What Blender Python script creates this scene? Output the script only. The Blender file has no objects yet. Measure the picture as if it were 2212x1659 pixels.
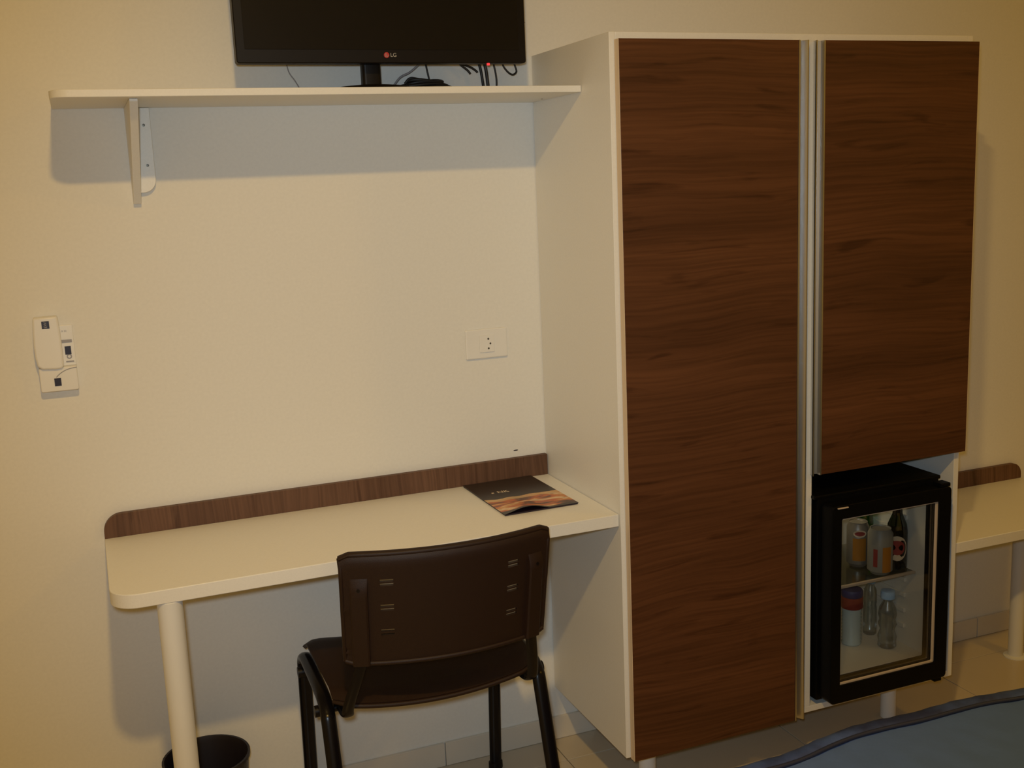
import bpy, bmesh, math, random
from mathutils import Vector, Matrix
random.seed(7)
S = bpy.context.scene
COL = S.collection

# ------------------------------------------------------------ camera
def rot(y, p, r):
    return (Matrix.Rotation(y, 3, 'Z') @ Matrix.Rotation(p, 3, 'X') @ Matrix.Rotation(r, 3, 'Y'))
cam = bpy.data.objects.new('camera', bpy.data.cameras.new('camera'))
COL.objects.link(cam)
M = rot(-0.3712, -0.1825, 0.0424)
m4 = Matrix.Identity(4)
for i in range(3):
    m4[i][0] = M[i][0]; m4[i][1] = M[i][2]; m4[i][2] = -M[i][1]
m4[0][3], m4[1][3], m4[2][3] = -1.0726, -2.5356, 1.4987
cam.matrix_world = m4
cam.data.sensor_width = 36
cam.data.lens = 2345.4 / 2212 * 36
cam.data.clip_start = 0.05
S.camera = cam

# ------------------------------------------------------------ world, lights, exposure
w = bpy.data.worlds.new('world'); S.world = w; w.use_nodes = True
w.node_tree.nodes['Background'].inputs[0].default_value = (0.75, 0.85, 1.0, 1)
w.node_tree.nodes['Background'].inputs[1].default_value = 0.0
S.view_settings.view_transform = 'Standard'
S.view_settings.look = 'None'
S.view_settings.exposure = 0.0
S.view_settings.gamma = 1.0
S.view_settings.use_curve_mapping = False

def area(name, loc, target, size, power, color, shape='DISK', sy=None):
    l = bpy.data.lights.new(name, 'AREA'); l.shape = shape; l.size = size
    if sy: l.size_y = sy
    l.energy = power; l.color = color
    o = bpy.data.objects.new(name, l); COL.objects.link(o)
    o.location = loc
    d = Vector(target) - Vector(loc)
    o.rotation_euler = d.to_track_quat('-Z', 'Y').to_euler()
    return o
# two warm ceiling downlights of the room and the flash of the camera that took the picture
area('ceiling_light_left', (-0.97, -2.17, 2.74), (-0.85, -2.0, 0), 0.11, 29.5, (1.0, 0.63, 0.18))
area('ceiling_light_right', (1.75, -2.1, 2.74), (1.75, -2.1, 0), 0.30, 10, (1.0, 0.52, 0.05))
fl_ = bpy.data.lights.new('camera_flash', 'SPOT'); fl_.energy = 66; fl_.color = (0.69, 0.86, 1.0)
fl_.spot_size = math.radians(72); fl_.spot_blend = 1.0; fl_.shadow_soft_size = 0.03
fo = bpy.data.objects.new('camera_flash', fl_); COL.objects.link(fo)
fo.matrix_world = m4.copy(); fo.location = (-1.10, -2.54, 1.56)

# ------------------------------------------------------------ materials
def nodes(m):
    m.use_nodes = True
    nt = m.node_tree
    return nt, nt.nodes['Principled BSDF']
def mat(name, col, rough=0.5, metal=0.0, spec=0.5, bump=None, trans=0.0, emit=None, coat=0.0, alpha=1.0):
    m = bpy.data.materials.new(name); nt, b = nodes(m)
    b.inputs['Base Color'].default_value = (*col, 1)
    b.inputs['Roughness'].default_value = rough
    b.inputs['Metallic'].default_value = metal
    b.inputs['Specular IOR Level'].default_value = spec
    b.inputs['Transmission Weight'].default_value = trans
    b.inputs['Coat Weight'].default_value = coat
    if emit:
        b.inputs['Emission Color'].default_value = (*emit[0], 1); b.inputs['Emission Strength'].default_value = emit[1]
    # slight procedural variation in tone and relief
    tc = nt.nodes.new('ShaderNodeTexCoord')
    n = nt.nodes.new('ShaderNodeTexNoise'); n.inputs['Scale'].default_value = (bump or (9, 0))[0]
    n.inputs['Detail'].default_value = 4
    nt.links.new(tc.outputs['Object'], n.inputs['Vector'])
    mr = nt.nodes.new('ShaderNodeMapRange'); mr.inputs[3].default_value = 0.95; mr.inputs[4].default_value = 1.05
    nt.links.new(n.outputs['Fac'], mr.inputs[0])
    mx = nt.nodes.new('ShaderNodeMix'); mx.data_type = 'RGBA'; mx.blend_type = 'MULTIPLY'; mx.inputs[0].default_value = 1
    mx.inputs[6].default_value = (*col, 1)
    nt.links.new(mr.outputs[0], mx.inputs[7]); nt.links.new(mx.outputs[2], b.inputs['Base Color'])
    if bump and bump[1] > 0:
        bp = nt.nodes.new('ShaderNodeBump'); bp.inputs['Strength'].default_value = bump[1]
        bp.inputs['Distance'].default_value = 0.002
        nt.links.new(n.outputs['Fac'], bp.inputs['Height']); nt.links.new(bp.outputs[0], b.inputs['Normal'])
    return m

def walnut(name, axis, seed=0.0, tones=((0.078, 0.029, 0.011), (0.128, 0.049, 0.019))):
    """laminate with long grain along axis 0 (x) or 2 (z)"""
    m = bpy.data.materials.new(name); nt, b = nodes(m); N = nt.nodes; L = nt.links
    tc = N.new('ShaderNodeTexCoord')
    # gentle waviness: the grain direction wanders a little
    wm = N.new('ShaderNodeMapping'); wm.inputs['Scale'].default_value = (1.6, 1, 2.4) if axis == 0 else (2.4, 1, 1.6)
    wm.inputs['Location'].default_value = (seed * 2.0, 0, seed)
    L.new(tc.outputs['Object'], wm.inputs[0])
    wn = N.new('ShaderNodeTexNoise'); wn.inputs['Scale'].default_value = 1.0; wn.inputs['Detail'].default_value = 2
    L.new(wm.outputs[0], wn.inputs['Vector'])
    ws = N.new('ShaderNodeVectorMath'); ws.operation = 'SCALE'; ws.inputs[3].default_value = 0.085
    L.new(wn.outputs['Color'], ws.inputs[0])
    wa = N.new('ShaderNodeVectorMath'); wa.operation = 'ADD'
    L.new(tc.outputs['Object'], wa.inputs[0]); L.new(ws.outputs[0], wa.inputs[1])
    def noise(sc, scale, detail, dist=0.0):
        mp = N.new('ShaderNodeMapping'); mp.inputs['Scale'].default_value = sc
        mp.inputs['Location'].default_value = (seed, seed * 0.37, seed * 1.7)
        L.new(wa.outputs[0], mp.inputs[0])
        n = N.new('ShaderNodeTexNoise'); n.inputs['Scale'].default_value = scale
        n.inputs['Detail'].default_value = detail; n.inputs['Distortion'].default_value = dist
        L.new(mp.outputs[0], n.inputs['Vector']); return n
    fine_s = (0.35, 1, 17) if axis == 0 else (17, 1, 0.35)
    big_s = (0.3, 1, 3.6) if axis == 0 else (3.6, 1, 0.3)
    fine = noise(fine_s, 9, 6, 0.05); big = noise(big_s, 2.6, 5, 0.15); strk = noise((1.3, 1, 11) if axis == 0 else (10, 1, 1.2), 3.2, 4, 0.5)
    r1 = N.new('ShaderNodeValToRGB'); r1.color_ramp.elements[0].position = 0.3; r1.color_ramp.elements[1].position = 0.72
    dk_, lt_ = tones; r1.color_ramp.elements[0].color = (*dk_, 1); r1.color_ramp.elements[1].color = (*lt_, 1)
    L.new(big.outputs['Fac'], r1.inputs[0])
    r2 = N.new('ShaderNodeValToRGB'); r2.color_ramp.elements[0].position = 0.35; r2.color_ramp.elements[1].position = 0.62
    r2.color_ramp.elements[0].color = (0.78, 0.76, 0.74, 1); r2.color_ramp.elements[1].color = (1.1, 1.1, 1.1, 1)
    L.new(fine.outputs['Fac'], r2.inputs[0])
    r3 = N.new('ShaderNodeValToRGB'); r3.color_ramp.elements[0].position = 0.30; r3.color_ramp.elements[1].position = 0.40
    r3.color_ramp.elements[0].color = (0.62, 0.58, 0.55, 1); r3.color_ramp.elements[1].color = (1, 1, 1, 1)
    L.new(strk.outputs['Fac'], r3.inputs[0])
    a = N.new('ShaderNodeMix'); a.data_type = 'RGBA'; a.blend_type = 'MULTIPLY'; a.inputs[0].default_value = 1
    L.new(r1.outputs[0], a.inputs[6]); L.new(r2.outputs[0], a.inputs[7])
    c = N.new('ShaderNodeMix'); c.data_type = 'RGBA'; c.blend_type = 'MULTIPLY'; c.inputs[0].default_value = 1
    L.new(a.outputs[2], c.inputs[6]); L.new(r3.outputs[0], c.inputs[7])
    L.new(c.outputs[2], b.inputs['Base Color'])
    b.inputs['Roughness'].default_value = 0.48; b.inputs['Specular IOR Level'].default_value = 0.28
    bp = N.new('ShaderNodeBump'); bp.inputs['Strength'].default_value = 0.12; bp.inputs['Distance'].default_value = 0.001
    L.new(fine.outputs['Fac'], bp.inputs['Height']); L.new(bp.outputs[0], b.inputs['Normal'])
    return m

def mottled(name, c0, c1):
    m = bpy.data.materials.new(name); nt, b = nodes(m); N = nt.nodes; L = nt.links
    tc = N.new('ShaderNodeTexCoord'); n = N.new('ShaderNodeTexNoise'); n.inputs['Scale'].default_value = 11; n.inputs['Detail'].default_value = 5
    L.new(tc.outputs['Object'], n.inputs['Vector'])
    r = N.new('ShaderNodeValToRGB'); r.color_ramp.elements[0].position = .40; r.color_ramp.elements[1].position = .62
    r.color_ramp.elements[0].color = (*c0, 1); r.color_ramp.elements[1].color = (*c1, 1)
    L.new(n.outputs['Fac'], r.inputs[0]); L.new(r.outputs[0], b.inputs['Base Color']); b.inputs['Roughness'].default_value = .6
    return m
def glass_mat(name, tint, refl=0.06, rough=0.02):
    m = bpy.data.materials.new(name); m.use_nodes = True; nt = m.node_tree; N = nt.nodes; L = nt.links
    N.remove(N['Principled BSDF'])
    t = N.new('ShaderNodeBsdfTransparent'); t.inputs[0].default_value = (*tint, 1)
    g = N.new('ShaderNodeBsdfGlossy'); g.inputs['Roughness'].default_value = rough
    f = N.new('ShaderNodeLayerWeight'); f.inputs[0].default_value = 0.25
    mr = N.new('ShaderNodeMapRange'); mr.inputs[3].default_value = refl; mr.inputs[4].default_value = 0.75
    x = N.new('ShaderNodeMixShader')
    L.new(f.outputs['Fresnel'], mr.inputs[0]); L.new(mr.outputs[0], x.inputs[0])
    L.new(t.outputs[0], x.inputs[1]); L.new(g.outputs[0], x.inputs[2])
    L.new(x.outputs[0], N['Material Output'].inputs[0])
    return m

WALL = mat('wall_paint', (0.80, 0.78, 0.72), 0.75, bump=(140, 0.12), spec=0.25)
CEIL = mat('ceiling_paint', (0.85, 0.84, 0.80), 0.8)
LAM = mat('white_laminate', (0.82, 0.80, 0.74), 0.42, bump=(260, 0.05), spec=0.4)
LAME = mat('white_laminate_edge', (0.84, 0.82, 0.77), 0.4)
TILE = mat('beige_porcelain', (0.57, 0.49, 0.37), 0.22, bump=(6, 0.0), spec=0.5)
BASE = mat('baseboard_tile', (0.70, 0.64, 0.54), 0.3)
GROUT = mat('grout', (0.30, 0.25, 0.18), 0.9)
WD1 = walnut('walnut_door_left', 0, 0.0)
WD2 = walnut('walnut_door_right', 0, 5.3)
WB = walnut('walnut_backsplash', 2, 2.1, ((0.105, 0.052, 0.030), (0.170, 0.088, 0.052)))
ALU = mat('brushed_aluminium', (0.62, 0.62, 0.62), 0.32, metal=1.0)
WMET = mat('white_enamel_tube', (0.78, 0.78, 0.76), 0.3)
BROWN = mat('dark_brown_plastic', (0.020, 0.008, 0.004), 0.55, bump=(700, 0.25), spec=0.35)
BLKM = mat('black_enamel_tube', (0.005, 0.004, 0.005), 0.25, spec=0.25)
BLKP = mat('black_plastic', (0.007, 0.005, 0.004), 0.42, spec=0.22)
BLKS = mat('tv_screen', (0.010, 0.008, 0.006), 0.25, spec=0.25)
FRB = mat('fridge_black', (0.003, 0.003, 0.003), 0.4, spec=0.12)
FRI = mat('fridge_liner', (0.80, 0.76, 0.68), 0.5)
WPL = mat('white_plastic', (0.82, 0.80, 0.75), 0.35)
GRY = mat('grey_print', (0.35, 0.34, 0.36), 0.6)
DRK = mat('dark_label', (0.015, 0.010, 0.022), 0.4)
BIN = mat('bin_plastic', (0.014, 0.010, 0.012), 0.45)
RED = mat('red_emblem', (0.50, 0.03, 0.03), 0.4)
SIL = mat('silver_print', (0.45, 0.42, 0.38), 0.4)
LED = mat('red_led', (0.6, 0.02, 0.02), 0.4, emit=((1.0, 0.04, 0.05), 1.2))
GLS = glass_mat('fridge_glass', (0.95, 0.95, 0.93), 0.05)
CLEAR = glass_mat('clear_plastic', (0.90, 0.97, 1.0), 0.30, 0.22)
GREEN = glass_mat('green_glass', (0.10, 0.45, 0.05), 0.10, 0.05)
BGL = glass_mat('bottle_dark_glass', (0.12, 0.10, 0.03), 0.08, 0.05)
GSH = glass_mat('shelf_glass', (0.85, 0.85, 0.80), 0.08)
SHE = mat('shelf_trim', (0.55, 0.45, 0.35), 0.4)
CAN = mat('can_aluminium', (0.30, 0.28, 0.26), 0.35, metal=0.6)
CWH = mat('can_white', (0.26, 0.25, 0.22), 0.4)
ORG = mat('orange_print', (0.45, 0.18, 0.015), 0.5)
CRM = mat('cream_print', (0.70, 0.55, 0.38), 0.5)
REDP = mat('red_print', (0.30, 0.04, 0.03), 0.5)
BLUEP = mat('blue_print', (0.03, 0.035, 0.16), 0.5)
LBL = mat('light_blue_print', (0.42, 0.66, 1.0), 0.35)
PALE = mat('pale_metal', (0.60, 0.74, 0.80), 0.25, metal=0.2)
SHEET = mat('bedspread_blue_grey', (0.080, 0.138, 0.34), 0.85, bump=(35, 0.5), spec=0.15)
TRIM = mottled('bedspread_trim', (0.009, 0.018, 0.070), (0.045, 0.085, 0.25))
NAVY = mat('navy_piping', (0.012, 0.018, 0.05), 0.6)
MATT = mat('mattress_cloth', (0.6, 0.58, 0.52), 0.8)
CBL = mat('black_cable', (0.012, 0.011, 0.010), 0.5)
CBG = mat('grey_cable', (0.30, 0.29, 0.30), 0.5)
STEEL = mat('screw_steel', (0.12, 0.11, 0.09), 0.4, metal=0.8)

def magazine_mat():
    m = bpy.data.materials.new('magazine_cover'); nt, b = nodes(m); N = nt.nodes; L = nt.links
    tc = N.new('ShaderNodeTexCoord'); sp = N.new('ShaderNodeSeparateXYZ'); L.new(tc.outputs['Object'], sp.inputs[0])
    # local y: 0 at the front edge, 0.28 at the back edge
    def noise(sc, seed, det=3):
        mp = N.new('ShaderNodeMapping'); mp.inputs['Scale'].default_value = sc; mp.inputs['Location'].default_value = (seed, seed, 0)
        L.new(tc.outputs['Object'], mp.inputs[0]); n = N.new('ShaderNodeTexNoise'); n.inputs['Scale'].default_value = 1
        n.inputs['Detail'].default_value = det; n.inputs['Distortion'].default_value = 0.8; L.new(mp.outputs[0], n.inputs[0]); return n
    n1 = noise((14, 34, 1), 3.3)
    r = N.new('ShaderNodeValToRGB'); e = r.color_ramp.elements
    e[0].position = 0.30; e[0].color = (0.05, 0.02, 0.012, 1); e[1].position = 0.42; e[1].color = (0.16, 0.07, 0.04, 1)
    for p, c in ((0.50, (0.55, 0.13, 0.03, 1)), (0.57, (0.62, 0.30, 0.08, 1)), (0.64, (0.80, 0.58, 0.36, 1)), (0.74, (0.22, 0.12, 0.07, 1))):
        q = e.new(p); q.color = c
    L.new(n1.outputs['Fac'], r.inputs[0])
    wob = noise((9, 4, 1), 8.0)
    ad = N.new('ShaderNodeMath'); ad.operation = 'MULTIPLY_ADD'; ad.inputs[1].default_value = 0.05
    L.new(wob.outputs['Fac'], ad.inputs[0]); L.new(sp.outputs[1], ad.inputs[2])
    hi = N.new('ShaderNodeMath'); hi.operation = 'LESS_THAN'; hi.inputs[1].default_value = 0.152; L.new(ad.outputs[0], hi.inputs[0])
    lo = N.new('ShaderNodeMath'); lo.operation = 'GREATER_THAN'; lo.inputs[1].default_value = 0.040; L.new(ad.outputs[0], lo.inputs[0])
    mu = N.new('ShaderNodeMath'); mu.operation = 'MULTIPLY'; L.new(hi.outputs[0], mu.inputs[0]); L.new(lo.outputs[0], mu.inputs[1])
    # cream rim of the plate along the upper border of the picture
    rim = N.new('ShaderNodeMath'); rim.operation = 'GREATER_THAN'; rim.inputs[1].default_value = 0.132; L.new(ad.outputs[0], rim.inputs[0])
    rimf = N.new('ShaderNodeMath'); rimf.operation = 'MULTIPLY'; rimf.inputs[1].default_value = 0.75; L.new(rim.outputs[0], rimf.inputs[0])
    x0 = N.new('ShaderNodeMix'); x0.data_type = 'RGBA'; L.new(rimf.outputs[0], x0.inputs[0]); L.new(r.outputs[0], x0.inputs[6]); x0.inputs[7].default_value = (0.66, 0.44, 0.20, 1)
    x = N.new('ShaderNodeMix'); x.data_type = 'RGBA'; L.new(mu.outputs[0], x.inputs[0])
    x.inputs[6].default_value = (0.030, 0.022, 0.018, 1); L.new(x0.outputs[2], x.inputs[7])
    L.new(x.outputs[2], b.inputs['Base Color']); b.inputs['Roughness'].default_value = 0.3
    return m
MAG = magazine_mat()

# ------------------------------------------------------------ helpers
def finish(name, bm, m, parent=None, smooth=False, bevel=0.0, bseg=2, auto=True):
    bmesh.ops.recalc_face_normals(bm, faces=bm.faces)
    me = bpy.data.meshes.new(name)
    if smooth:
        for f in bm.faces: f.smooth = True
    bm.to_mesh(me); bm.free()
    me.materials.append(m)
    o = bpy.data.objects.new(name, me); COL.objects.link(o)
    if parent: o.parent = parent
    if bevel:
        b = o.modifiers.new('bevel', 'BEVEL'); b.width = bevel; b.segments = bseg; b.limit_method = 'ANGLE'; b.angle_limit = math.radians(40)
    return o
def tag(o, label=None, cat=None, group=None, kind=None):
    if label: o['label'] = label
    if cat: o['category'] = cat
    if group: o['group'] = group
    if kind: o['kind'] = kind
    return o
def thing(name, label, cat, loc=(0, 0, 0), rz=0, group=None):
    o = bpy.data.objects.new(name, None); COL.objects.link(o); o.location = loc; o.rotation_euler = (0, 0, rz)
    o.empty_display_size = 0.05
    return tag(o, label, cat, group)
def bbox(bm, x0, x1, y0, y1, z0, z1, mtx=None):
    vs = [bm.verts.new((x, y, z)) for x in (x0, x1) for y in (y0, y1) for z in (z0, z1)]
    for f in ((0, 1, 3, 2), (4, 6, 7, 5), (0, 4, 5, 1), (2, 3, 7, 6), (0, 2, 6, 4), (1, 5, 7, 3)):
        bm.faces.new([vs[i] for i in f])
    if mtx is not None: bmesh.ops.transform(bm, matrix=mtx, verts=vs)
    return vs
def box(name, b, m, parent=None, bevel=0.0015, **k):
    bm = bmesh.new(); bbox(bm, *b); return finish(name, bm, m, parent, bevel=bevel, **k)
def prism(bm, pts, axis, a, b):
    """extrude a 2-D outline along axis from a to b"""
    def v(p, t):
        if axis == 2: return (p[0], p[1], t)
        if axis == 1: return (p[0], t, p[1])
        return (t, p[0], p[1])
    lo = [bm.verts.new(v(p, a)) for p in pts]; hi = [bm.verts.new(v(p, b)) for p in pts]
    bm.faces.new(lo); bm.faces.new(hi[::-1])
    n = len(pts)
    for i in range(n): bm.faces.new((lo[i], lo[(i+1) % n], hi[(i+1) % n], hi[i]))
def rrect(x0, x1, y0, y1, r, n=8):
    """r: radii for corners (x0y0, x1y0, x1y1, x0y1)"""
    out = []
    for (cx, cy, rr, a0) in ((x0, y0, r[0], 180), (x1, y0, r[1], 270), (x1, y1, r[2], 0), (x0, y1, r[3], 90)):
        if rr <= 0: out.append((cx, cy)); continue
        ox = cx + rr if cx == x0 else cx - rr; oy = cy + rr if cy == y0 else cy - rr
        for k in range(n + 1):
            a = math.radians(a0 + 90 * k / n); out.append((ox + rr * math.cos(a), oy + rr * math.sin(a)))
    return out
def lathe(bm, prof, cx=0, cy=0, n=32, cap=True):
    rings = []
    for (r, z) in prof:
        rings.append([bm.verts.new((cx + r * math.cos(2 * math.pi * k / n), cy + r * math.sin(2 * math.pi * k / n), z)) for k in range(n)])
    for a, b in zip(rings, rings[1:]):
        for k in range(n): bm.faces.new((a[k], a[(k+1) % n], b[(k+1) % n], b[k]))
    if cap: bm.faces.new(rings[0][::-1]); bm.faces.new(rings[-1])
def smoothpath(pts, sub=6):
    P = [Vector(p) for p in pts]
    if len(P) < 3: return P
    out = []
    for i in range(len(P) - 1):
        p0 = P[max(i-1, 0)]; p1 = P[i]; p2 = P[i+1]; p3 = P[min(i+2, len(P)-1)]
        for k in range(sub):
            t = k / sub
            out.append(0.5 * ((2*p1) + (p2-p0)*t + (2*p0-5*p1+4*p2-p3)*t*t + (-p0+3*p1-3*p2+p3)*t**3))
    out.append(P[-1]); return out
def tube(bm, pts, ra, rb=None, n=12, up=Vector((1, 0, 0))):
    """sweep an ellipse (ra along 'up' reference, rb across)"""
    rb = rb or ra; rings = []
    P = [Vector(p) for p in pts]
    for i, p in enumerate(P):
        d = (P[min(i+1, len(P)-1)] - P[max(i-1, 0)]).normalized()
        u = up - d * up.dot(d)
        if u.length < 1e-3: u = Vector((0, 0, 1)) - d * d.z
        u.normalize(); v = d.cross(u)
        rings.append([bm.verts.new(p + u * ra * math.cos(2*math.pi*k/n) + v * rb * math.sin(2*math.pi*k/n)) for k in range(n)])
    for a, b in zip(rings, rings[1:]):
        for k in range(n): bm.faces.new((a[k], a[(k+1) % n], b[(k+1) % n], b[k]))
    bm.faces.new(rings[0][::-1]); bm.faces.new(rings[-1])
def cyl(name, c, r, z0, z1, m, parent=None, n=32, ch=0.0015):
    bm = bmesh.new(); lathe(bm, [(r-ch, z0), (r, z0+ch), (r, z1-ch), (r-ch, z1)], c[0], c[1], n)
    o = finish(name, bm, m, parent); shade(o); return o
def shade(o, ang=35):
    me = o.data
    for p in me.polygons: p.use_smooth = True
    try:
        me.set_sharp_from_angle(angle=math.radians(ang))
    except Exception: pass
    return o
def text_mesh(name, body, size, m, parent, mtx, depth=0.0006):
    cu = bpy.data.curves.new(name, 'FONT'); cu.body = body; cu.size = size; cu.extrude = depth; cu.align_x = 'CENTER'; cu.align_y = 'CENTER'
    t = bpy.data.objects.new(name + '_tmp', cu); COL.objects.link(t)
    bpy.context.view_layer.update()
    me = bpy.data.meshes.new_from_object(t.evaluated_get(bpy.context.evaluated_depsgraph_get()))
    bpy.data.objects.remove(t); bpy.data.curves.remove(cu)
    me.name = name; me.transform(mtx); me.materials.clear(); me.materials.append(m)
    o = bpy.data.objects.new(name, me); COL.objects.link(o); o.parent = parent
    return o

# ------------------------------------------------------------ the room
XL, XR, YB, ZC = -2.6, 3.2, -4.3, 2.8
def struct(name, b, m, **k):
    o = box(name, b, m, bevel=0, **k); o['kind'] = 'structure'; return o
wall_back = struct('wall_back', (XL-.1, XR+.1, 0, .12, -.1, ZC+.1), WALL)
struct('wall_left', (XL-.1, XL, YB, 0, -.1, ZC+.1), WALL)
struct('wall_right', (XR, XR+.1, YB, 0, -.1, ZC+.1), WALL)
struct('wall_front', (XL-.1, XR+.1, YB-.1, YB, -.1, ZC+.1), WALL)
struct('ceiling', (XL, XR, YB, 0, ZC, ZC+.1), CEIL)
floor = struct('floor', (XL, XR, YB, 0, -.1, -.004), GROUT)
g = 0.6
xs = [1.18 + g * k for k in range(-7, 5)]; ys = [-0.72 + g * k for k in range(-7, 3)]
j = 0.0015
for a in xs:
    for b_ in ys:
        x0, x1 = max(a + j, XL), min(a + g - j, XR); y0, y1 = max(b_ + j, YB), min(b_ + g - j, 0)
        if x1 - x0 < .02 or y1 - y0 < .02: continue
        box('floor_tile', (x0, x1, y0, y1, -.004, 0), TILE, floor, bevel=0.0008, bseg=1)
bb = bpy.data.objects.new('baseboard_back', None); COL.objects.link(bb); bb['kind'] = 'structure'
for a in xs:
    x0, x1 = max(a + j - .3, XL), min(a + g - j - .3, XR)
    if x1 - x0 > .02: box('baseboard_tile', (x0, x1, -.009, 0, 0.001, .065), BASE, bb, bevel=0.001)
# a black scuff on the wall above the desk board and a hairline crack near the television
bm = bmesh.new(); lathe(bm, [(0.001, -.0004), (.006, -.0002), (.001, .0002)], 0, 0, 16)
bmesh.ops.transform(bm, matrix=Matrix.Translation((-.083, -.0003, .8225)) @ Matrix.Rotation(math.radians(90), 4, 'X') @ Matrix.Diagonal((1.1, .28, 1, 1)), verts=bm.verts)
tag(finish('scuff_mark', bm, DRK, wall_back), 'small dark scuff on the paint')
bm = bmesh.new(); tube(bm, [(-.055, -.0002, 1.8835), (-.035, -.0002, 1.8833), (-.012, -.0002, 1.881)], .0007, n=6)
finish('hairline_crack', bm, GRY, wall_back)

# ------------------------------------------------------------ wardrobe
W, D, ZT, ZB, T = 0.98, 0.4205, 1.802, 0.152, 0.016
wr = thing('wardrobe', 'tall white wardrobe on short round feet with two dark walnut doors', 'wardrobe', (0, 0, 0))
box('side_panel', (0.0005, T, -D, -.002, ZB, ZT), LAM, wr, .001)
box('side_panel', (W-T, W, -D, -.002, ZB, ZT), LAM, wr, .001)
box('top_panel', (T, W-T, -D, -.002, ZT-T, ZT), LAM, wr, .001)
box('bottom_panel', (T, W-T, -D, -.002, ZB, ZB+T), LAM, wr, .001)
box('back_panel', (T, W-T, -.012, -.002, ZB+T, ZT-T), LAM, wr, 0)
box('divider_panel', (.500, .522, -D, -.012, ZB+T, ZT-T), LAM, wr, .001)
box('niche_ceiling', (.522, W-T, -D, -.012, .778, .794), LAM, wr, .001)
def door(x0, x1, z0, z1, m, side, label):
    d = box('door', (x0, x1, -.441, -.4225, z0, z1), m, wr, .0008)
    d['label'] = label
    # light edge banding down the free edge
    e = x0 if side > 0 else x1
    box('edge_band', (e-.0012, e+.0002, -.4405, -.4228, z0+.0005, z1-.0005) if side > 0 else (e-.0002, e+.0012, -.4405, -.4228, z0+.0005, z1-.0005), CRM, d, 0)
    # recessed aluminium pull profile on the other edge
    h = x1 if side > 0 else x0; s = side
    prof = [(h, -.4225), (h, -.4425), (h+s*.0035, -.4425), (h+s*.0035, -.430), (h+s*.009, -.4275), (h+s*.0145, -.4295),
            (h+s*.0185, -.4375), (h+s*.0225, -.4435), (h+s*.0255, -.4435), (h+s*.0255, -.4400), (h+s*.0215, -.4360), (h+s*.0175, -.4225)]
    bm = bmesh.new(); prism(bm, prof, 2, z0, z1)
    hd = shade(finish('handle', bm, ALU, d), 30); hd['label'] = 'full-height aluminium pull profile'
    return d
door(.0125, .4615, ZB-.001, 1.786, WD1, 1, 'full-height walnut laminate door')
door(.5330, .981, .776, 1.786, WD2, -1, 'shorter walnut laminate door above the fridge')
for c in ((.096, -.345), (.877, -.297), (.33, -.05), (.877, -.05)):
    cyl('foot', c, .021, 0, ZB, WMET, wr)

# ------------------------------------------------------------ mini fridge
fr = thing('mini_fridge', 'black glass-door minibar fridge standing in the open wardrobe niche', 'fridge', (0, 0, 0))
FX0, FX1, FY, FZ0, FZ1 = .532, .905, -.432, .186, .712
bm = bmesh.new()
t = .034
bbox(bm, FX0, FX0+t, FY, -.06, FZ0, FZ1); bbox(bm, FX1-.028, FX1, FY, -.06, FZ0, FZ1)
bbox(bm, FX0+t, FX1-.028, FY, -.06, FZ0, FZ0+.050); bbox(bm, FX0+t, FX1-.028, FY, -.06, FZ1-.030, FZ1)
bbox(bm, FX0+t, FX1-.028, -.09, -.06, FZ0+.050, FZ1-.030)
finish('body', bm, FRB, fr, bevel=.002)
IX0, IX1, IZ0, IZ1 = FX0+t, FX1-.028, FZ0+.050, FZ1-.030
bm = bmesh.new()
bbox(bm, IX0, IX0+.003, FY+.002, -.093, IZ0, IZ1); bbox(bm, IX1-.003, IX1, FY+.002, -.093, IZ0, IZ1)
bbox(bm, IX0+.003, IX1-.003, FY+.002, -.093, IZ0, IZ0+.003); bbox(bm, IX0+.003, IX1-.003, FY+.002, -.093, IZ1-.003, IZ1)
bbox(bm, IX0+.003, IX1-.003, -.093, -.09, IZ0, IZ1)
for k in range(9):   # moulded rack ribs on the right wall
    z = IZ0 + .05 + k * .043
    bbox(bm, IX1-.010, IX1-.003, -.36, -.14, z, z+.012)
tag(finish('liner', bm, FRI, fr, bevel=.002), 'pale moulded inside of the fridge')
box('top_lid', (FX0-.012, FX1+.003, -.436, -.055, FZ1, FZ1+.010), FRB, fr, .003)
# added fill light with a made-up cover, to brighten the dark fridge contents
box('fill_light_cover', (.66, .78, -.30, -.25, IZ1-.012, IZ1-.003), WPL, fr, .002)
area('fridge_fill_light', (.72, -.275, IZ1-.016), (.72, -.30, 0), .10, .085, (1.0, .80, .45), 'RECTANGLE', .04)
# door frame with a window
DX0, DX1, DY0, DY1, DZ0, DZ1 = .540, .905, -.478, -.437, .190, .703
dr = bmesh.new()
gx0, gx1, gz0, gz1 = .569, .868, .236, .668
out = rrect(DX0, DX1, DZ0, DZ1, (.012, .010, .010, .012), 5)
inn = rrect(gx0, gx1, gz0, gz1, (.004,)*4, 5)
def frame(bm, outer, inner, ya, yb):
    n = len(outer)
    V = [[bm.verts.new((p[0], y, p[1])) for p in loop] for loop in (outer, inner) for y in (ya, yb)]
    oa, ob, ia, ib = V
    for i in range(n):
        k = (i+1) % n
        bm.faces.new((oa[i], oa[k], ia[k], ia[i])); bm.faces.new((ob[i], ib[i], ib[k], ob[k]))
        bm.faces.new((oa[i], ob[i], ob[k], oa[k])); bm.faces.new((ia[i], ia[k], ib[k], ib[i]))
frame(dr, out, inn, DY0, DY1)
fd = tag(finish('door', dr, FRB, fr, bevel=.002), 'black framed door')
bm = bmesh.new()
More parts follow.
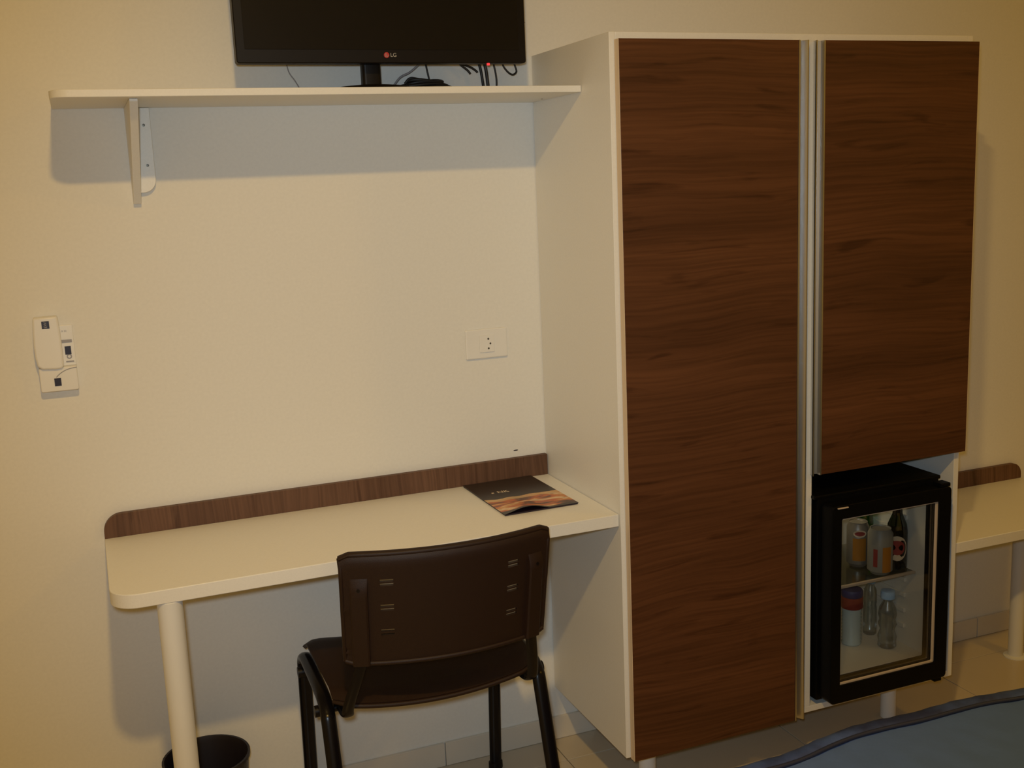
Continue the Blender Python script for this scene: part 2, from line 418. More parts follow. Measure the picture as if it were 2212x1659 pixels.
frame(bm, rrect(gx0-.001, gx1+.001, gz0-.001, gz1+.001, (.004,)*4, 5), rrect(gx0+.004, gx1-.005, gz0+.004, gz1-.004, (.003,)*4, 5), DY0+.006, DY0+.012)
finish('window_trim', bm, SHE, fd, bevel=.0006)
bm = bmesh.new()
frame(bm, rrect(gx0-.001, gx1+.001, gz0-.001, gz1+.001, (.004,)*4, 5), rrect(gx0+.007, gx1-.010, gz0+.008, gz1-.007, (.003,)*4, 5), DY1-.012, DY1-.004)
finish('inner_gasket', bm, FRB, fd)
box('glass_pane', (gx0-.001, gx1+.001, DY0+.013, DY0+.017, gz0-.001, gz1+.001), GLS, fd, 0)
box('handle', (DX0+.014, DX0+.045, DY0-.0035, DY0+.001, .6955, .6985), SHE, fd, .001)
box('hinge', (.872, .903, -.476, -.446, DZ1, DZ1+.010), FRB, fr, .002)
box('hinge', (.872, .895, -.474, -.446, DZ0-.011, DZ0), FRB, fr, .002)
for c in ((FX0+.04, -.39), (FX1-.05, -.39), (FX0+.04, -.10), (FX1-.05, -.10)):
    cyl('foot', c, .012, ZB+T, FZ0, FRB, fr, n=16)
box('shelf', (IX0+.004, IX1-.011, -.395, -.14, .4545, .4585), GSH, fr, .0005)
box('shelf_edge', (IX0+.004, IX1-.011, -.402, -.394, .4535, .4600), SHE, fr, .001)

def can(name, c, z, r, h, body, label, extra):
    o = thing(name, label, 'can', (c[0], c[1], z))
    bm = bmesh.new(); lathe(bm, [(r*.72, 0), (r*.80, .004), (r, .010), (r, h-.014), (r*.82, h-.003), (r*.84, h), (r*.78, h), (r*.74, h-.004)], n=28)
    shade(finish('body', bm, body, o), 40)
    bm = bmesh.new(); lathe(bm, [(r*.76, h-.0038), (r*.74, h-.003)], n=28); finish('lid', bm, CAN, o)
    for nm, m, a0, a1, z0, z1 in extra:
        bm = bmesh.new(); n = 10; rr = r + .0005
        A = [bm.verts.new((rr*math.cos(math.radians(a0+(a1-a0)*k/n)), rr*math.sin(math.radians(a0+(a1-a0)*k/n)), z0)) for k in range(n+1)]
        B = [bm.verts.new((v.co.x, v.co.y, z1)) for v in A]
        for k in range(n): bm.faces.new((A[k], A[k+1], B[k+1], B[k]))
        shade(finish(nm, bm, m, o))
    return o
def disc_label(bm, r, ang, zc, rz, ra, n=20):
    """an oval wrapped on a cylinder of radius r facing angle ang"""
    c = bm.verts.new((r*math.cos(math.radians(ang)), r*math.sin(math.radians(ang)), zc)); ring = []
    for k in range(n):
        t_ = 2*math.pi*k/n; a = math.radians(ang + ra*math.cos(t_)); ring.append(bm.verts.new((r*math.cos(a), r*math.sin(a), zc + rz*math.sin(t_))))
    for k in range(n): bm.faces.new((c, ring[k], ring[(k+1) % n]))
F = -127   # direction, in degrees, that faces the room side
ZS = .4585
c1 = can('soda_can', (.770, -.290), ZS, .029, .122, CAN, 'silver and orange drink can with an oval emblem, left on the fridge shelf',
         [('orange_print', ORG, F-28, F+42, .020, .082)])
bm = bmesh.new(); disc_label(bm, .0302, F+8, .095, .010, 34); shade(finish('oval_emblem', bm, CRM, c1))
bm = bmesh.new(); disc_label(bm, .0306, F+8, .095, .006, 26); shade(finish('emblem_centre', bm, REDP, c1))
c2 = can('beer_can', (.783, -.362), ZS, .032, .122, CWH, 'white drink can with orange and red print, nearest on the fridge shelf',
         [('orange_print', ORG, F+8, F+52, .010, .078), ('red_print', REDP, F-34, F-14, .024, .072)])
def bottle(name, c, z, prof, m, label, cap=None, capm=None, n=28):
    o = thing(name, label, 'bottle', (c[0], c[1], z))
    bm = bmesh.new(); lathe(bm, prof, n=n); shade(finish('glass', bm, m, o), 50)
    if cap:
        bm = bmesh.new(); lathe(bm, cap, n=n); shade(finish('cap', bm, capm, o), 40)
    return o
beer = [(.022, 0), (.0265, .004), (.0265, .100), (.024, .120), (.013, .145), (.011, .175), (.0125, .178), (.0125, .188)]
b1 = bottle('beer_bottle', (.846, -.352), ZS, beer, BGL, 'brown-green beer bottle with a round red and cream label, right of the white can',
            [(.0132, .186), (.0135, .188), (.0132, .194), (.009, .196)], SIL)
bm = bmesh.new(); disc_label(bm, .0272, F-2, .060, .034, 58); shade(finish('label', bm, CRM, b1))
bm = bmesh.new(); disc_label(bm, .0276, F-2, .062, .020, 44); shade(finish('label_centre', bm, REDP, b1))
bm = bmesh.new(); lathe(bm, [(.0245, .119), (.0175, .136), (.0136, .146)], n=28, cap=False); shade(finish('shoulder', bm, GREEN, b1))
bottle('beer_bottle', (.828, -.240), ZS, beer, GREEN, 'bright green beer bottle standing at the back of the fridge shelf, behind the cans',
       [(.0132, .186), (.0135, .188), (.0132, .194), (.009, .196)], SIL)
ZL = IZ0 + .003
o = thing('drink_jar', 'ribbed pale metal drink jar with a blue and red band, lower left in the fridge', 'jar', (.752, -.292, ZL))
prof = [(.022, 0), (.025, .003)]
for k in range(9):
    z = .006 + k*.010; prof += [(.0262, z), (.0238, z+.005)]
prof += [(.0262, .098), (.0262, .104)]
bm = bmesh.new(); lathe(bm, prof, n=28); shade(finish('body', bm, PALE, o), 60)
bm = bmesh.new(); lathe(bm, [(.0275, .1045), (.029, .107), (.029, .134), (.027, .136)], n=28); shade(finish('red_band', bm, REDP, o), 40)
bm = bmesh.new(); lathe(bm, [(.027, .1365), (.0285, .139), (.0285, .152), (.026, .156)], n=28); shade(finish('blue_cap', bm, BLUEP, o), 40)
water = [(.019, 0), (.0245, .005), (.0225, .018), (.0250, .030), (.0185, .050), (.0240, .066), (.0200, .078), (.0240, .092), (.0215, .110), (.012, .128), (.011, .136)]
b3 = bottle('water_bottle', (.822, -.350), ZL, water, CLEAR, 'clear waisted water bottle with a light blue cap, lower right in the fridge',
       [(.0125, .1365), (.0185, .1375), (.0190, .150), (.0175, .158), (.010, .160)], LBL)
slim = [(.014, 0), (.018, .004), (.018, .075), (.016, .085), (.018, .095), (.016, .130), (.0105, .140), (.0105, .146)]
bottle('water_bottle', (.838, -.262), ZL, slim, CLEAR, 'slim clear water bottle with a blue cap, behind and between its two neighbours',
       [(.012, .1465), (.0135, .148), (.0135, .163), (.012, .165)], LBL)

# ------------------------------------------------------------ desk
dk = thing('desk', 'long cream wall desk with a rounded corner and walnut back strip', 'desk', (0, 0, 0))
bm = bmesh.new(); prism(bm, rrect(-1.089, -.001, -.415, -.0005, (.055, 0, 0, 0), 10), 2, .7225, .7515)
shade(finish('desktop', bm, LAM, dk, bevel=.0015), 40)
bm = bmesh.new(); prism(bm, rrect(-1.088, -.002, .7515, .8055, (0, 0, 0, .040), 10), 1, -.016, -.0005)
shade(finish('backsplash', bm, WB, dk, bevel=.0008), 40)['label'] = 'walnut strip along the wall'
cyl('leg', (-.981, -.392), .0245, 0, .7225, WMET, dk)
# ------------------------------------------------------------ luggage bench on the right
bn = thing('luggage_bench', 'low cream wall bench with walnut back strip, right of the wardrobe', 'bench', (0, 0, 0))
bm = bmesh.new(); prism(bm, rrect(.9815, 1.63, -.398, -.0005, (0, .05, 0, 0), 10), 2, .484, .5125)
shade(finish('bench_top', bm, LAM, bn, bevel=.0015), 40)
bm = bmesh.new(); prism(bm, rrect(.982, 1.629, .5125, .5625, (0, 0, .036, 0), 10), 1, -.016, -.0005)
shade(finish('backsplash', bm, WB, bn, bevel=.0008), 40)['label'] = 'walnut strip along the wall'
cyl('leg', (1.478, -.165), .0215, 0, .484, WMET, bn)
bm = bmesh.new(); lathe(bm, [(.034, 0.0), (.034, .003), (.0225, .006)], 1.478, -.165, 28)
shade(finish('foot_plate', bm, WMET, bn))

# ------------------------------------------------------------ wall shelf
sh = thing('wall_shelf', 'white wall shelf with a rounded corner, carrying the television', 'shelf', (0, 0, 0))
bm = bmesh.new(); prism(bm, rrect(-1.096, -.001, -.2815, -.0005, (.035, 0, 0, 0), 10), 2, 1.692, 1.7065)
shade(finish('shelf_board', bm, LAM, sh, bevel=.001), 40)
bm = bmesh.new(); prism(bm, [(-.0005, 1.6915), (-.250, 1.6915), (-.250, 1.686), (-.014, 1.489), (-.0005, 1.489)], 0, -.953, -.937)
br = finish('bracket', bm, LAM, sh, bevel=.001)
bm = bmesh.new(); prism(bm, rrect(-.937, -.902, 1.512, 1.6915, (0, .028, 0, 0), 8), 1, -.0145, -.0005)
pl = shade(finish('mounting_plate', bm, LAM, br, bevel=.001), 40)
for x, z in ((-.9165, 1.655), (-.9165, 1.570)):
    bm = bmesh.new(); lathe(bm, [(.0005, -.0008), (.0030, -.0006), (.0030, .0004), (.001, .0006)], 0, 0, 16)
    bmesh.ops.transform(bm, matrix=Matrix.Translation((x, -.0150, z)) @ Matrix.Rotation(math.radians(90), 4, 'X'), verts=bm.verts)
    finish('screw', bm, STEEL, br)
bm = bmesh.new(); lathe(bm, [(.0004, -.0006), (.0022, -.0005), (.0022, .0003)], -.022, -.11, 12)
bmesh.ops.translate(bm, vec=(0, 0, 1.6915), verts=bm.verts); finish('screw', bm, STEEL, sh)

# ------------------------------------------------------------ television
tv = thing('television', 'black flat television on a pedestal stand on the wall shelf', 'television', (-.4075, -.15, 1.7065), math.radians(-.6))
bm = bmesh.new(); prism(bm, rrect(-.3225, .3225, .060, .462, (.006,)*4, 5), 1, -.020, .012)
shade(finish('bezel', bm, BLKP, tv, bevel=.002), 40)
bm = bmesh.new(); prism(bm, rrect(-.24, .24, .10, .42, (.02,)*4, 5), 1, .012, .040)
shade(finish('rear_housing', bm, BLKP, tv, bevel=.008), 40)
box('screen', (-.3045, .3045, -.0212, -.0195, .088, .446), BLKS, tv, .0005)
bm = bmesh.new(); prism(bm, rrect(-.0185, .0235, -.003, .026, (.008,)*4, 5), 2, .014, .115)
bmesh.ops.translate(bm, vec=(-.030, .022, 0), verts=bm.verts)
shade(finish('stand_neck', bm, BLKP, tv), 40)
bm = bmesh.new()
lathe(bm, [(.106, .0005), (.108, .003), (.102, .010), (.075, .0155), (.04, .0185)], 0, 0, 48)
bmesh.ops.transform(bm, matrix=Matrix.Translation((-.020, .030, 0)) @ Matrix.Diagonal((1, .62, 1, 1)), verts=bm.verts)
shade(finish('stand_base', bm, BLKP, tv), 50)
bm = bmesh.new(); lathe(bm, [(.0004, .0), (.0060, .0), (.0060, .0012), (.0004, .0013)], 0, 0, 24)
RX = Matrix.Rotation(math.radians(90), 4, 'X')
lg = Matrix.Translation((-.0035, -.0212, .0765))
bmesh.ops.transform(bm, matrix=lg @ RX, verts=bm.verts)
em = finish('emblem', bm, RED, tv); em['label'] = 'round red emblem'
bm = bmesh.new()
tube(bm, [(.0038*math.cos(a), .0038*math.sin(a), .0014) for a in [math.radians(80 + 28*k) for k in range(11)]] + [(.0003, 0, .0014)], .00045, n=6, up=Vector((0, 0, 1)))
bbox(bm, -.0016, -.0009, -.0018, .0018, .001, .0016); bbox(bm, -.0016, .0005, -.0020, -.0013, .001, .0016)
bmesh.ops.transform(bm, matrix=lg @ RX, verts=bm.verts); finish('emblem_face', bm, SIL, em)
text_mesh('lettering', 'LG', .0115, SIL, tv, Matrix.Translation((.0120, -.0212, .0765)) @ RX)
bm = bmesh.new(); lathe(bm, [(.0035, 0), (.0035, .004), (.002, .0055)], .232, -.016, 16)
bmesh.ops.translate(bm, vec=(0, 0, .0555), verts=bm.verts)
tag(finish('power_light', bm, LED, tv), 'red standby light')

# ------------------------------------------------------------ cables behind and under the television
def cable(name, pts, r, m, label, sub=6):
    bm = bmesh.new(); tube(bm, smoothpath(pts, sub), r, n=8, up=Vector((0, 1, 0)))
    return tag(shade(finish(name, bm, m), 60), label, 'cable')
cable('hanging_cable', [(-.598, -.020, 1.84), (-.602, -.022, 1.80), (-.598, -.025, 1.765), (-.585, -.03, 1.742), (-.570, -.035, 1.7115)], .0013, CBG, 'thin grey cable curving down to the shelf left of the television stand')
cable('hanging_cable', [(-.270, -.03, 1.80), (-.292, -.03, 1.782), (-.318, -.03, 1.762), (-.345, -.03, 1.748), (-.375, -.035, 1.7110)], .0024, CBG, 'grey cable slanting down behind the right of the television stand')
cable('hanging_cable', [(-.284, -.04, 1.83), (-.283, -.04, 1.79), (-.281, -.042, 1.768), (-.276, -.042, 1.742)], .0022, CBL, 'thin black cable dropping straight into the coiled black lead')
# the coiled mains lead lying on the shelf
bm = bmesh.new()
random.seed(3)
for k in range(7):
    a = random.uniform(-.008, .008); zz = 1.7115 + .0048 * k
    cx, cy = -.288 + random.uniform(-.006, .006), -.040 + random.uniform(-.006, .006)
    ln = .072 - .005*k; wd = .020 - .001*k
    loop = [(cx + (ln + a)*math.cos(t_), cy + wd*math.sin(t_) , zz + .003*math.sin(t_*2 + k)) for t_ in [2*math.pi*q/20 for q in range(20)]]
    tube(bm, loop + loop[:1], .0036, n=8, up=Vector((0, 0, 1)))
tube(bm, smoothpath([(-.345, -.040, 1.722), (-.370, -.040, 1.731), (-.395, -.040, 1.724), (-.412, -.038, 1.712)]), .0030, n=8, up=Vector((0, 0, 1)))
tube(bm, smoothpath([(-.335, -.040, 1.735), (-.322, -.042, 1.747), (-.300, -.045, 1.744), (-.26, -.045, 1.736), (-.225, -.050, 1.725), (-.208, -.050, 1.712)]), .0030, n=8, up=Vector((0, 0, 1)))
tag(shade(finish('coiled_lead', bm, CBL), 60), 'bundle of coiled black lead lying on the shelf right of the television stand', 'cable')
cable('cable_plug', [(-.208, -.02, 1.80), (-.191, -.02, 1.781), (-.178, -.02, 1.771), (-.171, -.02, 1.765), (-.166, -.02, 1.7585)], .0028, CBL, 'black cable end hanging free, left one of two loose ends')
cable('cable_plug', [(-.200, -.02, 1.79), (-.183, -.02, 1.781), (-.165, -.02, 1.774), (-.152, -.02, 1.766), (-.148, -.02, 1.7615)], .0028, CBL, 'black cable end hanging free, right one of two loose ends')
cable('power_lead', [(-.150, -.03, 1.84), (-.148, -.03, 1.790), (-.142, -.03, 1.760), (-.136, -.03, 1.7095)], .0036, CBL, 'thick black lead under the red standby light, left of a touching pair')
cable('power_lead', [(-.138, -.038, 1.84), (-.137, -.038, 1.790), (-.132, -.038, 1.760), (-.128, -.038, 1.7105)], .0042, CBL, 'thick black lead under the red standby light, right of a touching pair')
cable('hanging_cable', [(-.112, -.03, 1.84), (-.110, -.03, 1.785), (-.106, -.03, 1.762), (-.104, -.03, 1.740), (-.106, -.03, 1.7095)], .0024, CBL, 'thin black cable reaching the shelf between the thick leads and the loop')
cable('cable_loop', [(-.092, -.03, 1.84), (-.088, -.03, 1.786), (-.078, -.03, 1.766), (-.063, -.03, 1.7555), (-.052, -.03, 1.762), (-.055, -.03, 1.776), (-.064, -.03, 1.80), (-.068, -.03, 1.84)], .0024, CBL, 'thin black cable loop hanging below the right corner of the television')

# ------------------------------------------------------------ wall socket
so = thing('wall_socket', 'white rectangular wall plate with a small power socket', 'socket', (-.1515, 0, 1.108))
box('cover_plate', (-.0555, .0555, -.008, -.0005, -.037, .037), WPL, so, .003)
box('module', (-.0200, .0190, -.0115, -.008, -.0215, .0215), WPL, so, .001)
for x, z in ((.003, .012), (.008, 0), (.003, -.012)):
    bm = bmesh.new(); lathe(bm, [(.0004, 0), (.0024, 0), (.0024, .0006), (.0004, .0006)], 0, 0, 12)
    bmesh.ops.transform(bm, matrix=Matrix.Translation((x, -.0115, z)) @ RX, verts=bm.verts); finish('pin_hole', bm, STEEL, so)
# light switch at the right border of the photograph
sw = thing('wall_switch', 'white switch plate on the wall right of the wardrobe', 'switch', (1.735, 0, .98))
box('cover_plate', (-.037, .037, -.008, -.0005, -.056, .056), WPL, sw, .003)
box('rocker', (-.012, .012, -.012, -.008, -.022, .022), WPL, sw, .002)

# ------------------------------------------------------------ handset in its wall holder
hs = thing('wall_handset', 'white handset in a wall holder with a printed card, left of the desk', 'handset', (-1.145, 0, 1.18))
bm = bmesh.new(); prism(bm, rrect(-.036, .040, -.082, -.030, (.004, .004, .002, .002), 4), 1, -.026, -.0005)
lh = shade(finish('holder', bm, WPL, hs, bevel=.002), 40)
bm = bmesh.new(); tube(bm, [(.040 - .052*math.cos(a), -.0262, -.075 + .042*math.sin(a)) for a in [math.radians(35 + 5*k) for k in range(12)]], .0009, n=6)
finish('scoop_rim', bm, GRY, lh)
box('card', (.006, .040, -.0070, -.0005, -.030, .058), WPL, hs, .001)
cd = box('card_label', (.012, .0395, -.0078, -.0068, -.024, .018), LAME, hs, .0003)
box('card_header', (.012, .036, -.0084, -.0076, .020, .0265), GRY, hs, 0)
box('card_footer_line', (.020, .036, -.0084, -.0076, -.023, -.020), GRY, hs, 0)
bm = bmesh.new(); lathe(bm, [(.0030, 0), (.0055, 0), (.0055, .0006), (.0030, .0006)], 0, 0, 16, cap=False)
bmesh.ops.transform(bm, matrix=Matrix.Translation((.0275, -.0080, -.0105)) @ RX, verts=bm.verts); finish('card_ring_mark', bm, GRY, hs)
text_mesh('card_lettering', 'ıı ııı', .008, GRY, hs, Matrix.Translation((.022, -.0073, .046)) @ RX)
box('dark_square', (.020, .0325, -.0088, -.0078, -.006, .012), DRK, hs, 0)
bm = bmesh.new()
prism(bm, [(-.036, .080), (-.0385, .050), (-.0400, .020), (-.0395, -.005), (-.0365, -.025), (-.028, -.031), (0, -.033), (.010, -.032), (.0150, -.028), (.0155, .02), (.0150, .05), (.0125, .081)], 1, -.034, -.003)
bd = shade(finish('handset_body', bm, WPL, hs, bevel=.004, bseg=3), 40)
box('dark_square', (-.0195, -.0045, -.0350, -.0338, .056, .072), DRK, bd, .0003)
text_mesh('square_lettering', 'EW', .0085, GRY, bd, Matrix.Translation((-.012, -.0350, .0640)) @ RX @ Matrix.Rotation(math.radians(90), 4, 'Z'), .0004)
box('dark_square', (-.0075, .0060, -.0272, -.0258, -.070, -.053), DRK, lh, .0003)

# ------------------------------------------------------------ magazine
mg = thing('magazine', 'dark glossy food magazine lying on the desk by the wardrobe', 'magazine', (-.234, -.302, .7515), math.radians(1.0))
MW, ML = .187, .280
def mzc(u, v):   # curled near the front-left corner
    return .0035 + .011 * max(0, 1 - v/.45)**2 * math.sin(math.pi * min(1, u/.62)) ** 1.3 * (1 if u < .62 else 0)
bm = bmesh.new(); nu, nv = 20, 20
top = [[bm.verts.new((MW*u/nu, ML*v/nv, mzc(u/nu, v/nv)+.0010)) for u in range(nu+1)] for v in range(nv+1)]
bot = [[bm.verts.new((MW*u/nu, ML*v/nv, mzc(u/nu, v/nv)+.0004)) for u in range(nu+1)] for v in range(nv+1)]
for v in range(nv):
    for u in range(nu):
        bm.faces.new((top[v][u], top[v][u+1], top[v+1][u+1], top[v+1][u])); bm.faces.new((bot[v][u], bot[v+1][u], bot[v+1][u+1], bot[v][u+1]))
for k in range(nu):
    bm.faces.new((top[0][k], bot[0][k], bot[0][k+1], top[0][k+1])); bm.faces.new((top[nv][k], top[nv][k+1], bot[nv][k+1], bot[nv][k]))
for k in range(nv):
    bm.faces.new((top[k][0], top[k+1][0], bot[k+1][0], bot[k][0])); bm.faces.new((top[k][nu], bot[k][nu], bot[k+1][nu], top[k+1][nu]))
shade(finish('cover', bm, MAG, mg))
box('pages', (.001, MW-.001, .001, ML-.001, .0002, .0036), DRK, mg, .0004)
text_mesh('title', '▪ NK', .021, CRM, mg, Matrix.Translation((.058, .176, .0048)), .0002)

# ------------------------------------------------------------ waste bin
wb = thing('waste_bin', 'round black waste bin on the floor behind the desk leg', 'bin', (-.925, -.128, 0))
bm = bmesh.new(); lathe(bm, [(.070, .001), (.075, .004), (.094, .228), (.098, .232), (.098, .240), (.093, .240), (.090, .228), (.071, .012), (.001, .011)], n=40)
shade(finish('bucket', bm, BIN, wb), 50)

# ------------------------------------------------------------ chair
ch = thing('chair', 'dark brown plastic chair with black tubular legs at the desk', 'chair', (-.449, -.29, 0), math.radians(-1.5))
def side(s):
    x = s*.238
    def leg(p):
        bm = bmesh.new(); tube(bm, p, .0160, .0105, n=16); return shade(finish('leg', bm, BLKM, ch), 60)
    fl = smoothpath([(x, .222, .012), (x, .205, .22), (x, .190, .385), (x, .182, .414), (x, .160, .4305), (x, .125, .435), (x, .04, .436)], 7)
    rl = smoothpath([(x, -.262, .012), (x, -.190, .22), (x, -.132, .385), (x, -.116, .416), (x, -.088, .432), (x, -.050, .436), (x, .04, .436)], 7)
    for p, yb in ((fl, .222), (rl, -.262)):
        lg_ = leg(p)
        bm = bmesh.new(); lathe(bm, [(.0175, 0), (.0190, .003), (.0185, .020), (.0150, .022)], 0, 0, 20)
        bmesh.ops.transform(bm, matrix=Matrix.Translation((x, yb, 0)) @ Matrix.Diagonal((1, .75, 1, 1)), verts=bm.verts)
        shade(finish('rubber_foot', bm, BLKP, lg_))
for s in (-1, 1): side(s)
for y, z in ((.135, .405), (-.088, .412)):
    bm = bmesh.new(); tube(bm, [(-.250, y, z), (.250, y, z)], .0085, n=12, up=Vector((0, 0, 1)))
    cr = shade(finish('cross_bar', bm, BLKM, ch), 60)
    for s in (-1, 1):
        bm = bmesh.new(); tube(bm, [(s*.246, y, z), (s*.250, y, z), (s*.258, y, z), (s*.261, y, z)], .0125, n=14, up=Vector((0, 0, 1)))
        shade(finish('end_cap', bm, BLKP, cr), 60)
def shell(name, fn, nu, nv, thick, holes=(), us=None, vs=None):
    """a thin curved sheet fn(u,v)->(point, normal) given on grid lines us, vs; cells in holes are left open"""
    us = us or [k/nu for k in range(nu+1)]; vs = vs or [k/nv for k in range(nv+1)]
    bm = bmesh.new(); A = []; B = []
    for v in vs:
        ra, rb = [], []
        for u in us:
            p = Vector(fn(u, v)); e = 1e-3
            n = (Vector(fn(u+e, v)) - Vector(fn(u-e, v))).cross(Vector(fn(u, v+e)) - Vector(fn(u, v-e))).normalized()
            ra.append(bm.verts.new(p + n*thick/2)); rb.append(bm.verts.new(p - n*thick/2))
        A.append(ra); B.append(rb)
    H = set(holes); NU, NV = len(us)-1, len(vs)-1
    solid = lambda i, k: 0 <= i < NU and 0 <= k < NV and (i, k) not in H
    for k in range(NV):
        for i in range(NU):
            if not solid(i, k): continue
            bm.faces.new((A[k][i], A[k][i+1], A[k+1][i+1], A[k+1][i])); bm.faces.new((B[k][i], B[k+1][i], B[k+1][i+1], B[k][i+1]))
            for (di, dk, a, b) in ((-1, 0, (k, i), (k+1, i)), (1, 0, (k, i+1), (k+1, i+1)), (0, -1, (k, i), (k, i+1)), (0, 1, (k+1, i), (k+1, i+1))):
                if not solid(i+di, k+dk):
                    bm.faces.new((A[a[0]][a[1]], A[b[0]][b[1]], B[b[0]][b[1]], B[a[0]][a[1]]))
    for v in [v for v in bm.verts if not v.link_faces]: bm.verts.remove(v)
    return bm
# seat: dished, edges rolled down, rear edge bowed
def seatf(u, v):
    s = 2*u-1; t_ = v          # t: 0 rear, 1 front
    hw = .224 + .014*t_
    rear = -.150 - .018*(1 - s*s)
    front = .195
    # rounded plan corners
    q = abs(s)
    if q > .8: rear += .030*((q-.8)/.2)**2; front -= .03*((q-.8)/.2)**2
    y = rear + (front-rear)*t_
    z = .460 - .020*(1 - s*s) + .016*t_
    if t_ < .12: z -= .010*((.12-t_)/.12)**1.6
    if t_ > .85: z -= .022*((t_-.85)/.15)**1.5
    if q > .93: z -= .004*((q-.93)/.07)**1.5
    return (s*hw, y, z)
st = shade(finish('seat', shell('seat', seatf, 26, 26, .009), BROWN, ch), 50)
bm = bmesh.new()
tube(bm, [Vector(seatf(k/24, 0)) + Vector((0, -.001, -.003)) for k in range(25)], .0055, n=8, up=Vector((0, 0, 1)))
shade(finish('seat_rim', bm, BROWN, st), 60)
# back: concave towards the sitter, leaning back
def backf(u, v):
    s = 2*u-1; hw = .211 + .005*v
    y = -.200 - .045*(1 - s*s) - .048*v - .008*s
    z = .555 + .245*v
    if v > .93: y += .010*((v-.93)/.07)**1.5
    c = max(0, abs(s)-.93)/.07
    if v > .5: z -= .008*c*c
    if v < .1: z += .006*c*c
    return (s*hw + .006, y, z)
cols = sorted(set([0, .02, .05, .1] + [.165, .225] + [.3, .36, .43, .5, .57, .64, .7] + [.775, .835] + [.9, .95, .98, 1]))
rows = [0, .04, .1, .16, .22]; holes = []
for h in (.26, .49, .72):
    rows += [h, h+.023, h+.036, h+.059]
rows += [.60, .38, .82, .88, .93, .955, .98, 1]; rows = sorted(set(rows))
for h in (.26, .49, .72):
    for a in (h, h+.036):
        for cc in (.165, .775):
            holes.append((cols.index(cc), rows.index(a)))
bk = shade(finish('backrest', shell('backrest', backf, 1, 1, .006, holes, cols, rows), BROWN, ch), 50)
bm = bmesh.new()   # thickened rim along top, bottom and the sides
tube(bm, [Vector(backf(k/24, 0)) + Vector((0, -.002, 0)) for k in range(25)], .0055, n=8, up=Vector((0, 0, 1)))
tube(bm, [Vector(backf(k/24, 1)) + Vector((0, .001, -.002)) for k in range(25)], .0065, .009, n=8, up=Vector((0, 0, 1)))
for u in (0, 1): tube(bm, [Vector(backf(u, k/12)) for k in range(13)], .0050, n=8, up=Vector((0, 1, 0)))
shade(finish('back_rim', bm, BROWN, bk), 60)
for s in (-1, 1):
    # moulded spine cover
    bm = bmesh.new(); n = 14; A = []
    u = .5 + s*.425
    for k in range(n+1):
        v = -.01 + .80*k/n
        c = Vector(backf(u, v)); off = .013 * min(1, (n-k)/2.0 + .25)
        tx = (Vector(backf(u+.01, v)) - Vector(backf(u-.01, v))).normalized(); nn = Vector((tx.y, -tx.x, 0)).normalized()
        hw = .0175
        A.append([bm.verts.new(c + tx*a*hw + nn*b) for a, b in ((-1, -.001), (-1, off*.8), (-.8, off), (.8, off), (1, off*.8), (1, -.001))])
    for a, b in zip(A, A[1:]):
        for k in range(6): bm.faces.new((a[k], a[(k+1) % 6], b[(k+1) % 6], b[k]))
    bm.faces.new(A[0][::-1]); bm.faces.new(A[-1])
    sp = shade(finish('spine_cover', bm, BROWN, bk), 35)
    c = Vector(backf(u, .70)); tx = (Vector(backf(u+.01, .7)) - Vector(backf(u-.01, .7))).normalized(); nn = Vector((tx.y, -tx.x, 0)).normalized()
    bm = bmesh.new(); tube(bm, [c + nn*.0125, c + nn*.0142], .0032, n=10, up=Vector((0, 0, 1))); finish('rivet', bm, BLKP, sp)
    # flat steel upright from the rear cross bar into the back
    bm = bmesh.new()
    p0 = Vector((s*.203, -.088, .414)); p1 = Vector((s*.203, -.158, .424)); p1b = Vector((s*.203, -.182, .458)); p2 = Vector(backf(.5+s*.425, .04)) + Vector((0, -.004, 0)); p3 = Vector(backf(.5+s*.425, .22)) + Vector((0, -.005, 0))
    tube(bm, smoothpath([p0, p1, p1b, p2, p3], 5), .0125, .0042, n=12)
    shade(finish('upright', bm, BLKM, ch), 60)

# ------------------------------------------------------------ bed
bed = thing('bed', 'bed corner under a blue-grey quilted bedspread with a navy edge', 'bed', (0, 0, 0))
BX0, BX1, BY0, BY1, BZ = -.42, 1.95, -2.75, -1.135, .548
box('bed_base', (BX0+.04, BX1-.04, BY0+.04, BY1-.05, .06, .26), MATT, bed, .01)
for c in ((BX0+.12, BY1-.12), (BX1-.12, BY1-.12), (BX0+.12, BY0+.12), (BX1-.12, BY0+.12)):
    cyl('foot', c, .025, 0, .06, BLKP, bed)
box('mattress', (BX0+.03, BX1-.03, BY0+.03, BY1-.04, .26, .53), MATT, bed, .03, bseg=4)
from mathutils import noise as mn
def edgey(x):
    # gently wavering edge
    return BY1 + .012*math.sin(2.6*x + .6) + .010*math.sin(9*x + .3) + .004*math.sin(23*x)
random.seed(5)
bm = bmesh.new(); nx, ny = 220, 90
G = []
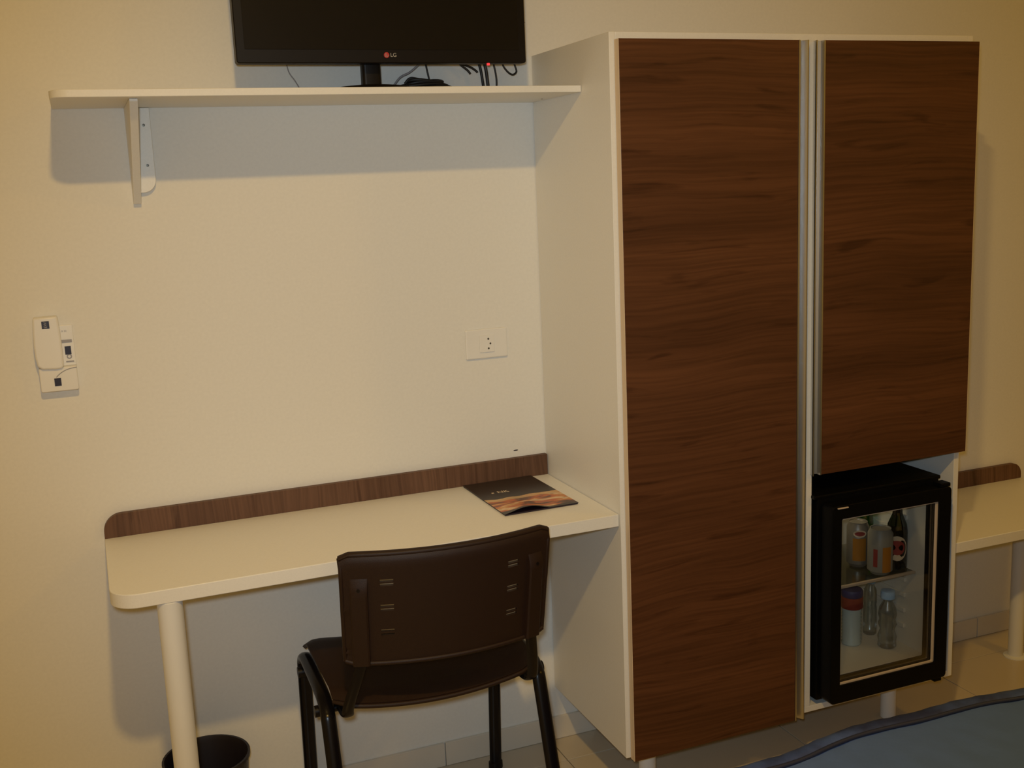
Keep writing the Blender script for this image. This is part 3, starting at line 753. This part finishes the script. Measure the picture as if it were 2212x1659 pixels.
for jy in range(ny+1):
    row = []
    for ix in range(nx+1):
        x = BX0 + (BX1-BX0)*ix/nx
        t_ = 1-(1-jy/ny)**1.6 if jy < ny else 1
        yy = edgey(x) - .034 - (edgey(x) - .034 - BY0)*t_
        z = BZ + .004*mn.noise(Vector((x*7, yy*7, 0))) + .0022*mn.noise(Vector((x*26, yy*18, 3))) + .0016*abs(mn.noise(Vector((x*11+yy*9, yy*14, 8))))
        if jy < 2: z -= .003
        row.append(bm.verts.new((x, yy, z)))
    G.append(row)
for a in range(ny):
    for k in range(nx): bm.faces.new((G[a][k], G[a][k+1], G[a+1][k+1], G[a+1][k]))
shade(finish('bedspread', bm, SHEET, bed), 180)
bm = bmesh.new(); G = []       # padded border and drop on the wall side
prof = [(-.036, 0), (-.030, .0045), (-.020, .0065), (-.009, .004), (-.002, -.004), (.001, -.016), (.001, -.06), (.003, -.15), (.000, -.25), (.004, -.40)]
for ix in range(nx+1):
    x = BX0 + (BX1-BX0)*ix/nx; wv = mn.noise(Vector((x*14, 0, 5)))
    G.append([bm.verts.new((x, edgey(x) + p[0] + (.004*wv*min(1, -p[1]/.05) if p[1] < 0 else 0) + .012*math.sin(x*22)*max(0, -p[1]-.03), BZ + p[1] + (.0022*mn.noise(Vector((x*40, p[0]*60, 2))) if p[1] > -.01 else 0))) for p in prof])
for a in range(nx):
    for k in range(len(prof)-1): bm.faces.new((G[a][k], G[a+1][k], G[a+1][k+1], G[a][k+1]))
shade(finish('bedspread_border', bm, TRIM, bed), 180)['label'] = 'blue padded border of the bedspread'
bm = bmesh.new()
tube(bm, [(BX0 + (BX1-BX0)*k/300, edgey(BX0 + (BX1-BX0)*k/300) - .035, BZ + .001 + .002*mn.noise(Vector((k*.1, 0, 0)))) for k in range(301)], .0038, n=8, up=Vector((0, 0, 1)))
shade(finish('piping', bm, NAVY, bed), 60)['label'] = 'navy piping'
for X, s in ((BX0, -1), (BX1, 1)):       # drops at the two ends
    bm = bmesh.new(); cols_ = []
    for k in range(61):
        y = BY0 + (BY1 - .002 - BY0)*k/60
        cols_.append([bm.verts.new((X + s*(.002 + .012*math.sin(y*20)*max(0, q-.05)), y, BZ - q)) for q in (0, .012, .08, .2, .40)])
    for a, b in zip(cols_, cols_[1:]):
        for k in range(4): bm.faces.new((a[k], b[k], b[k+1], a[k+1]))
    shade(finish('bedspread_drop', bm, SHEET, bed), 180)
